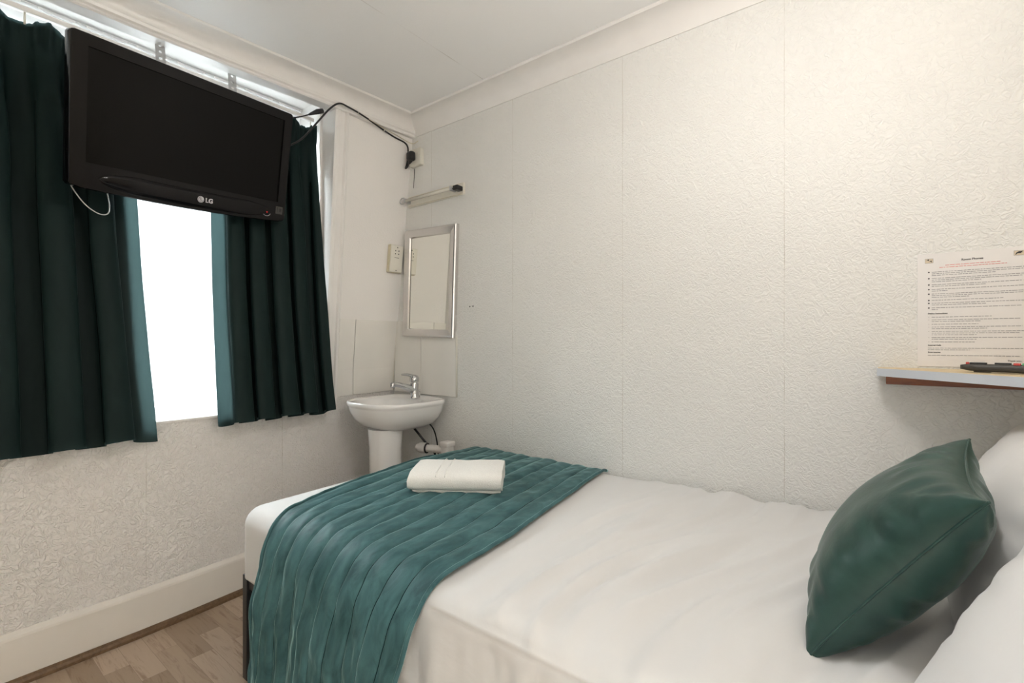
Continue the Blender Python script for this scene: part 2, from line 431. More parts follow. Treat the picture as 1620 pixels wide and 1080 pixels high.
# recess lining: white painted soffit and sides
bm = bmesh.new()
box(bm, (XO-.02, REC_Y0, H-.02), (-.01, REC_Y1, H-.002))
box(bm, (XO-.02, REC_Y1-.012, REC_Z0), (-.03, REC_Y1, H-.02))
box(bm, (XO-.02, REC_Y0, REC_Z0), (-.01, REC_Y0+.012, H-.02))
struct('trim_4', bm, 'gloss_white', 'white painted lining of the window recess', 'trim')
struct('trim_5', bx((XO-.02, REC_Y0+.012, REC_Z0-.0), (.031, REC_Y1-.012, REC_Z0+.012), .003), 'gloss_white', 'white window board at the bottom of the recess', 'trim')
# skirting with bead
def skirt(name, pr, mat, label, y0, y1, k=16):
    bm = bmesh.new(); rings = []
    for i in range(k+1):
        y = lerp(y0, y1, i/k); rings.append([bm.verts.new((wx(y, .1)+d, y, z)) for d, z in pr])
    for a, b in zip(rings, rings[1:]):
        for j in range(len(pr)): bm.faces.new((a[j], a[(j+1) % len(pr)], b[(j+1) % len(pr)], b[j]))
    bm.faces.new(rings[0]); bm.faces.new(rings[-1][::-1])
    return struct(name, bm, mat, label, 'skirting')
skirt('baseboard_left', [(-.005, 0), (.018, 0), (.018, .144), (.016, .151), (.004, .163), (-.005, .164)], 'skirt', 'tall off-white skirting board under the window', YF, -.001)
skirt('trim_6', [(.0185, 0), (.034, 0), (.034, .010), (.030, .018), (.0185, .022)], 'bead', 'brown wooden bead along the foot of the skirting', YF, -.001)
struct('baseboard_right', bx((.0, -.018, 0), (XB, 0, .16), .004), 'skirt', 'off-white skirting board along the long wall', 'skirting')

# ---------------------------------------------------------------- window
bm = bmesh.new()
fx0, fx1 = XO+.01, XO+.06
y0, y1, z0, z1 = REC_Y0+.012, REC_Y1-.012, REC_Z0+.012, H-.02
for a, b in (((fx0, y0, z0), (fx1, y0+.05, z1)), ((fx0, y1-.05, z0), (fx1, y1, z1)), ((fx0, y0+.05, z0), (fx1, y1-.05, z0+.022)), ((fx0, y0+.05, z1-.05), (fx1, y1-.05, z1)), ((fx0+.005, -1.34, z0+.05), (fx1-.005, -1.30, z1-.05)), ((fx0+.005, -.72, z0+.05), (fx1-.005, -.68, z1-.05))):
    box(bm, a, b, .004)
win = struct('window_1', bm, 'gloss_white', 'white framed window behind the dark green curtains', 'window')
obj('glass_pane', bx((fx0+.022, y0+.045, z0+.020), (fx0+.028, y1-.045, z1-.045)), 'glass', win)

# ---------------------------------------------------------------- house across the way
h = thing('house_facade', 'pale overexposed house seen through the window gap', 'building', (-5.0, -3.4, -3))
bm = bmesh.new(); box(bm, (-5.6, -7.5, -3), (-5.0, 2.2, 3.0)); obj('wall', bm, 'facade', h)
bm = bmesh.new(); box(bm, (-5.03, -7.6, 1.95), (-4.97, 2.3, 1.975)); obj('string_course', bm, 'facade_pane', h)
for (ya, yb, za, zb) in ((-4.3, -3.55, 1.0, 1.75), (-5.6, -4.9, 1.0, 1.75), (-4.3, -3.1, -1.0, -.05), (-5.9, -4.9, -1.0, -.05)):
    bm = bmesh.new(); box(bm, (-5.03, ya, za), (-4.99, yb, zb)); w_ = obj('window', bm, 'facade', h)
    bm = bmesh.new(); box(bm, (-4.995, ya+.06, za+.06), (-4.985, yb-.06, zb-.06)); obj('pane', bm, 'facade_pane', w_)

# ---------------------------------------------------------------- splashback tiles
def tile_left(ya, yb, za=.79, zb=1.185):
    bm = bmesh.new()
    def f(u, v, e):
        y = lerp(ya, yb, u); z = lerp(za, zb, v); return (wx(y, z)+e, y, z)
    a = grid(bm, lambda u, v: f(u, v, .007), 4, 6); b = grid(bm, lambda u, v: f(u, v, .0005), 4, 6)
    for i in range(4):
        bm.faces.new((a[i][0], a[i+1][0], b[i+1][0], b[i][0])); bm.faces.new((a[i][-1], a[i+1][-1], b[i+1][-1], b[i][-1]))
    for j in range(6):
        bm.faces.new((a[0][j], a[0][j+1], b[0][j+1], b[0][j])); bm.faces.new((a[-1][j], a[-1][j+1], b[-1][j+1], b[-1][j]))
    return bm
G = 'white splashback panels'
tag(obj('splashback_tile', tile_left(-.42, -.290), 'tile'), 'narrow white splashback tile beside the right curtain', 'tile', G)
tag(obj('splashback_tile', tile_left(-.286, -.010), 'tile'), 'wide white splashback tile left of the corner behind the basin', 'tile', G)
tag(obj('splashback_tile', bx((-.035, -.0075, .785), (.186, -.0005, 1.185), .001), 'tile'), 'white splashback tile under the left half of the mirror', 'tile', G)
tag(obj('splashback_tile', bx((.190, -.0075, .785), (.452, -.0005, 1.185), .001), 'tile'), 'white splashback tile under the right half of the mirror', 'tile', G)
bm = bmesh.new()
tube(bm, [(wx(0, z)+.004, -.004, z) for z in (.79, .9, 1.0, 1.1, 1.185)], .005, 8)
tag(obj('sealant_bead', bm, 'plastic_white', smooth=True), 'off-white sealant run in the corner between the splashback tiles', 'sealant')
bm = bmesh.new(); tube(bm, [(.4565, -.004, .785), (.4565, -.004, 1.09)], .0035, 8)
tag(obj('sealant_bead', bm, 'plastic_white', smooth=True), 'off-white sealant down the right edge of the splashback tiles', 'sealant')

# ================================================================= curtains
def curtain(name, label, ytop, ybot, xtop, xbot, lam, amp, ztop, zbot, phase, lead, seed, group, edge_w=.06):
    """pinch pleated cloth; lead = +1 if the free edge is at the larger y"""
    rnd = random.Random(seed)
    nf = abs(ytop[1]-ytop[0])/lam
    K = [rnd.uniform(.75, 1.25) for _ in range(24)]
    NU, NV = int(nf*22), 70
    bm = bmesh.new()
    t = thing(name, label, 'curtain', (xtop, (ytop[0]+ytop[1])/2, zbot), group=group)
    def pos(u, v, off=0):
        z = lerp(ztop, zbot, v)
        ph = phase + nf*u + .18*nz(u*nf*.7, seed) + .05*nz(u*5, v*2.2, seed)
        k = K[int(ph) % 24]*(1-(ph % 1)) + K[(int(ph)+1) % 24]*(ph % 1)
        head = (ztop-z)
        g = sm((head-.055)/.30)                       # opening of the fold below the pinch
        a = amp*k*lerp(.42, lerp(1.0, 1.12, v), g)*(.65+.35*sm(v/.45))
        e = (1-u if lead > 0 else u)*nf                  # waves from the free edge
        a *= lerp(.35, 1, sm(e/.8))
        s = cos(2*pi*ph)
        s = math.copysign(abs(s)**.8, s)
        x = lerp(xtop, xbot, v**1.7) + a*s
        if head < .085:                               # gathers inside the heading tape
            x += .011*sin(2*pi*ph*4.0+1)*(1-sm((head-.05)/.035))*(.4+.6*max(0, s)); a_ = 1
        y = lerp(lerp(ytop[0], ytop[1], u), lerp(ybot[0], ybot[1], u), v**1.3)
        y += a*.50*sin(4*pi*ph)*g + .004*nz(u*9, v*4, seed)
        if v < .02: z += .016*max(0, s)**.5 + .007*nz(u*60, 3, seed)
        z += (.012*nz(u*nf*1.3, 7, seed) + .010*s)*sm((v-.9)/.1)
        return Vector((x+off, y, z))
    grid(bm, lambda u, v: pos(u, v), NU, NV)
    obj('cloth', bm, 'curtain', t, True)
    bm = bmesh.new()                                  # unseen lining added to block window light except along the free edge
    cut = edge_w/abs(ytop[1]-ytop[0])
    ul = (0, 1-cut) if lead > 0 else (cut, 1)
    grid(bm, lambda u, v: pos(lerp(ul[0], ul[1], u), lerp(.004, .994, v), -.010), NU, NV)
    obj('lining', bm, 'lining', t, True)
    # hooks up to the rail
    for k in range(int(nf)+1):
        u = min(.98, max(.02, (k+.5)/nf)); p = pos(u, 0)
        bm = bmesh.new(); tube(bm, [(xtop, p.y, ztop-.01), (xtop, p.y, RAIL_Z-.006)], .0035, 6); h_ = obj('hook', bm, 'plastic_white', t, True)
    return t
RAIL_Z = 2.165; RX = -.060
curtain('curtain', 'dark green curtain left of the window gap, partly behind the television', (-1.98, -1.225), (-2.0, -1.185), RX, .100, .135, .044, 2.130, .716, .10, 1, 3, 'dark green curtains', .028)
curtain('curtain', 'dark green curtain right of the window gap, beside the basin', (-.945, -.480), (-.965, -.478), RX, .085, .098, .042, 2.128, .735, .35, -1, 8, 'dark green curtains')
rail = tag(obj('curtain_rail', bx((RX-.010, REC_Y0+.02, RAIL_Z-.006), (RX+.010, REC_Y1-.03, RAIL_Z+.012), .003), 'gloss_white'), 'white curtain rail at the top of the window recess', 'curtain rail')
tn = thing('net_curtain', 'sheer white net curtain hanging against the bright window', 'net curtain', (-.20, -1.28, .80))
bm = bmesh.new()
def netp(u, v, o=0):
    y = lerp(-2.09, -.49, u); z = lerp(2.262, .776, v)
    return (-.20 + .016*sin(u*70+2*nz(u*8, 1)) * (.5+.5*v) + o, y, z)
grid(bm, netp, 260, 8); obj('net', bm, 'sheer', tn, True)
obj('net_rod', bx((-.206, -2.10, 2.255), (-.194, -.475, 2.266), .002), 'gloss_white', tn)
# ================================================================= television
TVW, TVH = .783*.955, .478*.955
pl = Vector((2.19-2.04, -1.77+.336, 1.07+.750)); pr_ = Vector((2.19-2.165, -1.77+1.105, 1.07+.800))
SC = .955; CAM = Vector((2.19, -1.77, 1.07)); pl = CAM+(pl-CAM)*SC; pr_ = CAM+(pr_-CAM)*SC
cen = (pl+pr_)/2 + Vector((.003, .004, -.010))
ay = (pr_-pl).normalized(); ax = ay.cross(Vector((0, 0, 1))).normalized()
tilt = radians(13)
up = ax.cross(ay).normalized()
if up.z < 0: up = -up
n_ = (ax*cos(tilt) - up*sin(tilt)).normalized(); u_ = (up*cos(tilt) + ax*sin(tilt)).normalized()
R = Matrix((n_, ay, u_)).transposed().to_4x4()
if R.determinant() < 0: print('TV matrix flipped')
tv = thing('television', 'black flat screen television hung tilted in front of the window', 'television')
tv.matrix_basis = Matrix.Translation(cen) @ R
# local: x out of the screen, y to the right, z up
hw, hh = TVW/2, TVH/2
bm = bmesh.new()
box(bm, (-.075, -hw+.03, -hh+.05), (-.012, hw-.03, hh-.03), .02, 3)
box(bm, (-.100, -.18, -.13), (-.07, .18, .13), .01, 2)
obj('rear_casing', bm, 'black', tv, radians(40), local=True)
# bezel : frame with curved lower edge
def rr_out(n=10):
    pts = []
    r = .010
    pts += [(-hw, hh-r), (-hw+r*.3, hh-r*.3), (-hw+r, hh), (hw-r, hh), (hw-r*.3, hh-r*.3), (hw, hh-r)]
    pts += [(hw, -hh+.012), (hw-.006, -hh+.004)]
    for k in range(n+1):
        y = lerp(hw-.03, -hw+.03, k/n); pts.append((y, -hh - .012*(1-(y/hw)**2)))
    pts += [(-hw+.006, -hh+.004), (-hw, -hh+.012)]
    return pts
outer = rr_out()
iw0, iw1, iz0, iz1 = -hw+.042, hw-.038, -hh+.080, hh-.036
bm = bmesh.new()
def ring_solid(bm, outer, inner_box, x0, x1, lip):
    # build by boolean-free bridging: project outer points to inner rectangle
    y0, y1, z0, z1 = inner_box; cy, cz = (y0+y1)/2, (z0+z1)/2
    inn = []
    for (y, z) in outer:
        inn.append((min(max(y, y0), y1), min(max(z, z0), z1)))
    def proj(y, z):
        dy, dz = y-cy, z-cz
        s = max(abs(dy)/((y1-y0)/2), abs(dz)/((z1-z0)/2)); return (cy+dy/s, cz+dz/s)
    n = len(outer)
    A = [bm.verts.new((x1-.004, y, z)) for y, z in outer]; A2 = [bm.verts.new((x1, y*.994, cz+(z-cz)*.990)) for y, z in outer]
    B = [bm.verts.new((x0, y, z)) for y, z in outer]
    Cc = [bm.verts.new((x1-.0005, *inn[k])) for k in range(n)]
    D = [bm.verts.new((x1-lip, inn[k][0]*.997, cz+(inn[k][1]-cz)*.995)) for k in range(n)]
    for k in range(n):
        j = (k+1) % n
        for a, b in ((B, A), (A, A2), (A2, Cc), (Cc, D)):
            vs = [a[k], a[j], b[j], b[k]]
            try: bm.faces.new(vs)
            except ValueError: pass
    bm.faces.new(B)
ring_solid(bm, outer, (iw0, iw1, iz0, iz1), -.040, 0, .008)
bmesh.ops.remove_doubles(bm, verts=bm.verts, dist=.0002)
obj('bezel', bm, 'tvgloss', tv, radians(30), local=True)
obj('screen', bx((-.012, iw0-.004, iz0-.004), (-.006, iw1+.004, iz1+.004)), 'tvscreen', tv, local=True)
# lower glossy speaker bar
bm = bmesh.new()
def bar(u, v):
    y = lerp(-hw+.075, hw-.075, u); zc = -hh+.036 - .006*(1-(2*u-1)**2); a = v*pi
    e = min(1, 6*min(u, 1-u)) ** .4 if 0 < u < 1 else 0
    return (.0005+.008*sin(a)*e, y, zc + .030*cos(a)*e)
grid(bm, bar, 48, 10)
obj('speaker_bar', bm, 'tvgloss', tv, True, local=True)
def textmesh(body, size, bold=0.0):
    cu = bpy.data.curves.new('lettering', 'FONT'); cu.body = body; cu.size = size; cu.offset = bold; cu.extrude = .0004; cu.align_x = 'LEFT'
    cu.resolution_u = 3
    o = bpy.data.objects.new('lettering', cu); C.objects.link(o)
    dg = bpy.context.evaluated_depsgraph_get(); me = bpy.data.meshes.new_from_object(o.evaluated_get(dg))
    t = bmesh.new(); t.from_mesh(me); bpy.data.objects.remove(o); bpy.data.curves.remove(cu); bpy.data.meshes.remove(me); return t
# text maps x->local y, y->local z
TX = Matrix(((0, 0, 1, 0), (1, 0, 0, 0), (0, 1, 0, 0), (0, 0, 0, 1)))
bm = bmesh.new()
cyl(bm, (.0078, .012, -hh+.031), (.0100, .012, -hh+.031), .0115, 28)
t = textmesh('LG', .0225, .0009); t.transform(Matrix.Translation((.0092, .029, -hh+.0235)) @ TX); merge(bm, t)
obj('logo', bm, 'logo', tv, local=True)
bm = bmesh.new()  # the face inside the disc
box(bm, (.0100, .0110, -hh+.0285), (.0104, .0122, -hh+.0370)); box(bm, (.0100, .0110, -hh+.0275), (.0104, .0160, -hh+.0286))
cyl(bm, (.0100, .0075, -hh+.0350), (.0104, .0075, -hh+.0350), .0011, 10)
tube(bm, [(.0102, .012+.0088*cos(a), -hh+.031+.0088*sin(a)) for a in [pi*.48+k*pi*1.5/20 for k in range(21)]], .0005, 6)
obj('logo_face', bm, 'tvgloss', tv, local=True)
bm = bmesh.new(); cyl(bm, (-.003, hw-.088, -hh+.030), (.0045, hw-.088, -hh+.030), .0028, 12); obj('standby_light', bm, 'led', tv, local=True)
bm = bmesh.new()
tube(bm, [(.002, hw-.088+.018*cos(a), -hh+.030+.016*sin(a)) for a in [pi*1.1+k*pi*.8/12 for k in range(13)]], .0012, 6)
obj('power_button_rim', bm, 'logo', tv, True, local=True)
bm = bmesh.new(); box(bm, (-.001, hw-.046, -hh+.030), (.0012, hw-.014, -hh+.062), .001); obj('sticker', bm, 'remote', tv, local=True)
bm = bmesh.new(); box(bm, (.001, hw-.030, -hh+.040), (.0018, hw-.020, -hh+.054)); box(bm, (.001, hw-.042, -hh+.036), (.0018, hw-.038, -hh+.058)); obj('sticker_mark', bm, 'black', tv, local=True)
# straps
def strap(top, bot, label):
    s = bmesh.new(); top = Vector(top); bot = Vector(bot)
    L = (top-bot).length; d = (bot-top).normalized(); w = Vector((0, 1, 0)); nn = d.cross(w).normalized(); w = nn.cross(d)
    # strip with a row of holes: built from cells around octagonal holes
    cw, ch, r = .032, .026, .0056
    nc = max(2, int(L/ch)); ch = L/nc
    for k in range(nc):
        c = top + d*(ch*(k+.5))
        sq = []; ho = []
        for a in range(16):
            an = 2*pi*a/16; x, y = cos(an), sin(an); m_ = max(abs(x), abs(y))
            sq.append(c + w*(x/m_*cw/2) + d*(y/m_*ch/2)); ho.append(c + w*(x*r) + d*(y*r))
        for side in (.0008, -.0008):
            A = [s.verts.new(p+nn*side) for p in sq]; B = [s.verts.new(p+nn*side) for p in ho]
            for a in range(16): s.faces.new((A[a], A[(a+1) % 16], B[(a+1) % 16], B[a]))
    bmesh.ops.remove_doubles(s, verts=s.verts, dist=.0002)
    box(s, top+Vector((-.012, -.015, -.001)), top+Vector((.016, .015, .0015)))
    return tag(origin(obj('hanging_strap', s, 'steel'), top), label, 'bracket', 'television hanging straps')
strap((-.004, -1.150, 2.262), (.045, -1.150, 2.00), 'perforated metal strap left of the other above the television')
strap((-.010, -.890, 2.262), (.020, -.890, 2.00), 'perforated metal strap above the right half of the television')
# leads
def lead_obj(name, label, pts, r, mat, cat='cable'):
    bm = bmesh.new(); tube(bm, spline(pts, 8), r, 8); o = obj(name, bm, mat, None, True); origin(o, pts[0]); return tag(o, label, cat)
lead_obj('aerial_lead', 'thin grey lead looping below the left end of the television', [(.10, -1.42, 1.60), (.135, -1.425, 1.57), (.150, -1.395, 1.515), (.150, -1.360, 1.490), (.145, -1.335, 1.495), (.12, -1.325, 1.53), (.09, -1.325, 1.58)], .0018, 'steel')
def onwall(y, z, o=.006): return (wx(y, z)+o, y, z)

# ---- mains lead, clipped along the window wall into the corner
def pxray(px, py):
    F = Vector((-sin(radians(37.9)), cos(radians(37.9)), 0)); Rr = Vector((cos(radians(37.9)), sin(radians(37.9)), 0))
    return F + Rr*((px-810)/760) + Vector((0, 0, -(py-540)/760))
cp = [(.03, -.66, 1.965), (.04, -.60, 2.02), (.055, -.53, 2.12), (.100, -.500, 2.175), (.125, -.465, 2.208), onwall(-.41, 2.212, .038), onwall(-.32, 2.195, .040), onwall(-.205, 2.183, .012), onwall(-.12, 2.168, .006), onwall(-.055, 2.160, .006),
      onwall(-.030, 2.140, .006), (.100, -.024, 2.10), (.098, -.030, 2.05), (.106, -.045, 2.022), (.124, -.050, 2.022), (.138, -.050, 2.040)]
lead = thing('mains_lead', 'black mains lead running from the television to the corner socket', 'cable', cp[0])
bm = bmesh.new(); tube(bm, spline(cp, 8), .0042, 8); obj('flex', bm, 'cable', lead, True)
bm = bmesh.new(); box(bm, (.128, -.066, 2.050), (.176, -.0285, 2.102), .014, 3); tube(bm, [(.150, -.045, 2.058), (.145, -.048, 2.046), (.138, -.050, 2.038)], [.012, .009, .006], 10)
obj('plug', bm, 'black', lead, radians(50))
for (y, z) in ((-.445, 2.212), (-.36, 2.203), (-.19, 2.181)):
    p = Vector(onwall(y, z, 0)); e = .038 if y < -.30 else .010
    bm = bmesh.new(); tube(bm, [p+Vector((e, 0, -.008)), p+Vector((e+.006, 0, 0)), p+Vector((e, 0, .008))], .0022, 6); obj('clip', bm, 'plastic_white', lead, True)
# second connector end
t2 = thing('kettle_lead_connector', 'black lead connector above the right end of the television', 'connector', (.05, -.60, 2.15))
bm = bmesh.new(); tube(bm, [(.060, -.510, 2.175), (.055, -.535, 2.163), (.050, -.562, 2.145), (.048, -.575, 2.136)], [.011, .012, .007, .004], 10); obj('connector_body', bm, 'black', t2, True)
bm = bmesh.new(); tube(bm, spline([(.048, -.575, 2.136), (.045, -.61, 2.115), (.04, -.66, 2.09)], 5), .003, 8); obj('flex', bm, 'cable', t2, True)
# thin white wire and trunking stub near the corner
lead_obj('thin_wire', 'thin cream wire above the black lead near the corner', [onwall(-.30, 2.192, .040), onwall(-.20, 2.190, .014), onwall(-.10, 2.182, .004), onwall(-.03, 2.170, .004), (.125, -.004, 2.166), (.16, -.003, 2.172)], .0018, 'plastic_yellow')

# socket in the corner on the long wall
t = thing('wall_socket', 'white single mains socket in the top corner', 'socket', (.163, 0, 2.03))
obj('backbox', bx((.118, -.020, 2.030), (.206, -.0005, 2.120), .004), 'plastic_white', t)
obj('faceplate', bx((.116, -.0275, 2.028), (.208, -.0205, 2.122), .004), 'plastic_white', t)
obj('rocker_switch', bx((.186, -.0305, 2.085), (.196, -.0275, 2.101), .001), 'plastic_white', t)
lead_obj('down_wire', 'thin dark wire dropping from the corner socket', [(.130, -.003, 2.025), (.127, -.003, 1.97), (.122, -.003, 1.92)], .0013, 'cable')

# shaver light (strip without its cover)
t = thing('strip_light', 'slim wall strip light above the mirror with black right end', 'light fitting', (.29, 0, 1.84))
zc = lambda x: lerp(1.845, 1.838, (x-.07)/.44)
obj('backplate', bx((.085, -.014, 1.812), (.515, -.0005, 1.872), .003), 'plastic_white', t)
bm = bmesh.new(); tube(bm, [(.110, -.045, 1.842), (.455, -.045, 1.842)], .0085, 16); obj('glass_tube', bm, 'glassy', t, True)
obj('tube_holder', bx((.098, -.055, 1.830), (.112, -.012, 1.854), .003), 'steel', t); obj('tube_holder', bx((.452, -.055, 1.830), (.462, -.012, 1.854), .003), 'steel', t)
bm = bmesh.new(); box(bm, (.480, -.058, 1.826), (.512, -.016, 1.850), .004); cyl(bm, (.462, -.040, 1.842), (.482, -.040, 1.842), .003, 8); obj('end_switch', bm, 'black', t)
bm = bmesh.new(); tube(bm, spline([(.100, -.05, 1.826), (.080, -.055, 1.828), (.070, -.055, 1.842), (.082, -.052, 1.858), (.100, -.05, 1.858)], 5), .003, 8); obj('end_loop', bm, 'steel', t, True)
bm = bmesh.new(); tube(bm, [(.10, -.016, 1.818), (.50, -.016, 1.814)], .0014, 6); tube(bm, [(.10, -.016, 1.866), (.50, -.016, 1.866)], .0012, 6); obj('channel_edge', bm, 'grout', t, True)

# shaver socket on the window wall
t = thing('shaver_socket', 'yellowed shaver socket plate on the window wall beside the mirror', 'socket', onwall(-.062, 1.45, 0))
def wbox(bm, ya, yb, za, zb, d0, d1, bev=.002):
    y = (ya+yb)/2; z = (za+zb)/2; sl = (wx(y, zb)-wx(y, za))/(zb-za)
    tt = bmesh.new(); box(tt, (d0, ya, za), (d1, yb, zb), bev)
    for v in tt.verts: v.co.x += wx(y, z) + sl*(v.co.z-z)
    merge(bm, tt)
bm = bmesh.new(); wbox(bm, -.108, -.020, 1.452, 1.602, .001, .022, .003); obj('backbox', bm, 'plastic_yellow', t)
bm = bmesh.new(); wbox(bm, -.106, -.022, 1.454, 1.600, .0222, .029, .003); obj('faceplate', bm, 'plastic_white', t)
for (y, z) in ((-.064, 1.588), (-.076, 1.570), (-.054, 1.570), (-.076, 1.553), (-.054, 1.553), (-.064, 1.463)): 
    bm = bmesh.new(); wbox(bm, y-.0026, y+.0026, z-.003, z+.003, .0285, .030, 0); obj('socket_hole', bm, 'darkmark', t)
bm = bmesh.new(); wbox(bm, -.080, -.050, 1.531, 1.533, .0285, .0295, 0); obj('voltage_mark', bm, 'darkmark', t)

# mirror
mt = thing('wall_mirror', 'rectangular silver framed mirror above the basin', 'mirror', (.262, 0, 1.09))
Rm = Matrix.Translation((.262, 0, 1.385)) @ Matrix.Rotation(radians(2.2), 4, 'Y')
mw, mh, fw = .20, .292, .044
bm = bmesh.new()
O = [(-mw, -mh), (mw, -mh), (mw, mh), (-mw, mh)]; prof = [(0, -.002), (0, -.022), (.005, -.027), (.012, -.0275), (fw-.004, -.022), (fw, -.014)]
rg = []
for d, y in prof: rg.append([bm.verts.new((x-math.copysign(d, x), y, z-math.copysign(d, z))) for x, z in O])
for a, b in zip(rg, rg[1:]):
    for k in range(4): bm.faces.new((a[k], a[(k+1) % 4], b[(k+1) % 4], b[k]))
bm.transform(Rm); obj('frame', bm, 'brushed', mt)
bm = bx((-mw+fw-.004, -.013, -mh+fw-.004), (mw-fw+.004, -.010, mh-fw+.004)); bm.transform(Rm); obj('mirror_glass', bm, 'mirror', mt)
bm = bx((-mw+.004, -.010, -mh+.004), (mw-.004, -.0008, mh-.004)); bm.transform(Rm); obj('backing_board', bm, 'pine', mt)

# ================================================================= basin
bz = .777; bcx, bw, bd = .232, .215, .405
bt = thing('wash_basin', 'small white pedestal basin in the corner under the mirror', 'basin', (bcx, -.2, 0))
def outline(s, k):
    """D-shaped outline, s in 0..1 round the rim, k scale (1 = outside)"""
    a = 2*pi*s
    x = cos(a); y = sin(a)
    e = .72
    X = math.copysign(abs(x)**e, x)*bw*k
    Yc = -.235
    if y > 0: Y = Yc + math.copysign(abs(y)**.35, y)*(.225)*lerp(1, k, .55)
    else: Y = Yc - abs(y)**.85*(.195)*k
    return X, Y
def ring_pts(k, z, ys=1, dy=0): return [(bcx+outline(i/64, k)[0], outline(i/64, k)[1]*ys+dy, z) for i in range(64)]
prof = [('o', .30, .632, 0), ('o', .56, .640, 0), ('o', .74, .662, 0), ('o', .86, .690, 0), ('o', .935, .722, 0), ('o', .965, .748, 0), ('o', .970, .752, 0), ('o', .99, .757, 0), ('o', 1.0, .764, 0), ('o', 1.0, .773, 0), ('o', .985, bz, 0)]
bm = bmesh.new(); rings = []
def mkring(k, z, inner=False, drop=0):
    out = []
    for i in range(64):
        a = 2*pi*i/64
        if not inner:
            X, Y = outline(i/64, k)
            if z < .74:   # underside pulled toward the wall side
                Y = Y*lerp(1, .93, (1-k))
        else:
            x = cos(a); y = sin(a)
            X = x*bw*k; Y = -.252 + y*(.135 if y > 0 else .165)*k/.84
        out.append(bm.verts.new((bcx+X, min(Y, -.0085), z)))
    return out
for _, k, z, _2 in prof: rings.append(mkring(k, z))
for k, z in ((.955, bz+.001), (.935, bz-.001)): rings.append(mkring(k, z))
for k, z in ((.86, bz-.004), (.84, bz-.012), (.80, bz-.040), (.70, bz-.080), (.50, bz-.105), (.20, bz-.114), (.09, bz-.116)): rings.append(mkring(k, z, True))
for a, b in zip(rings, rings[1:]):
    for k in range(64): bm.faces.new((a[k], a[(k+1) % 64], b[(k+1) % 64], b[k]))
bm.faces.new(rings[0][::-1]); bm.faces.new(rings[-1])
obj('bowl', bm, 'porcelain', bt, True)
bm = bmesh.new(); 
pp = [(.086, 0), (.090, .01), (.082, .06), (.078, .3), (.080, .55), (.088, .645)]
t_ = bmesh.new(); lathe(t_, pp, (bcx+.012, -.285, 0), 40, sx=1.0, sy=.95); merge(bm, t_); obj('pedestal', bm, 'porcelain', bt, radians(50))
bm = bmesh.new(); lathe(bm, [(.022, 0), (.024, .002), (.018, .004)], (bcx, -.252, bz-.1165), 24); obj('waste_fitting', bm, 'chrome', bt, True)
# mixer tap
tp = thing('mixer_tap', 'chrome single lever mixer tap on the white basin', 'tap', (bcx+.02, -.115, bz))
tx, ty = bcx+.025, -.112
bm = bmesh.new(); lathe(bm, [(.026, -.001), (.026, .006), (.022, .010), (.021, .045), (.0225, .070), (.020, .078)], (tx, ty, bz+.001), 28)
tube(bm, spline([(tx, ty-.004, bz+.042), (tx-.008, ty-.045, bz+.058), (tx-.016, ty-.085, bz+.072), (tx-.022, ty-.118, bz+.078)], 6), [.019-.0072*sm(k/18) for k in range(19)], 16)
lathe(bm, [(.0115, 0), (.0125, .004), (.0125, .020), (.008, .026)], (tx-.022, ty-.122, bz+.062), 18)
obj('body', bm, 'chrome', tp, radians(60))
bm = bmesh.new(); lathe(bm, [(.020, 0), (.024, .005), (.024, .022), (.017, .034), (.006, .038)], (tx, ty, bz+.082), 26)
tube(bm, spline([(tx, ty-.008, bz+.112), (tx-.008, ty-.040, bz+.122), (tx-.015, ty-.072, bz+.124)], 5), [.010, .009, .0085, .008, .0075, .007, .0065, .006, .0055, .005, .0045], 10)
obj('lever', bm, 'chrome', tp, radians(60))
bm = bmesh.new(); tube(bm, [(tx+.018, ty+.02, bz+.002), (tx+.018, ty+.02, bz+.035)], .002, 8); lathe(bm, [(.004, 0), (.0045, .004), (.003, .008)], (tx+.018, ty+.02, bz+.034), 10); obj('waste_knob', bm, 'chrome', tp, True)
# waste pipe
wp = thing('waste_pipe', 'white plastic waste pipe beside the basin pedestal', 'pipe', (.40, -.10, .53))
bm = bmesh.new(); tube(bm, [(.30, -.13, .530), (.455, -.085, .530)], .019, 18); obj('pipe_run', bm, 'pipe', wp, radians(50))
bm = bmesh.new(); tube(bm, [(.316, -.125, .530), (.350, -.115, .530)], .027, 18); obj('coupling', bm, 'pipe', wp, radians(50))
bm = bmesh.new(); tube(bm, [(.352, -.1146, .530), (.357, -.113, .530)], .0262, 18); obj('rubber_seal', bm, 'cable', wp, radians(50))
bm = bmesh.new(); box(bm, (.445, -.108, .505), (.495, -.058, .565), .010, 3); box(bm, (.441, -.112, .548), (.499, -.054, .574), .006, 2); obj('elbow', bm, 'pipe', wp, radians(50))
for k, (pts, lb) in enumerate((([(.30, -.16, .64), (.31, -.13, .60), (.335, -.11, .56), (.35, -.06, .50), (.355, -.03, .40)], 'dark flexible supply hose nearest the pedestal'), ([(.345, -.10, .66), (.355, -.07, .62), (.36, -.05, .55), (.36, -.035, .42)], 'thin dark supply hose behind the waste pipe'))):
    lead_obj('supply_hose', lb, pts, .006 if k == 0 else .0035, 'black', 'hose')

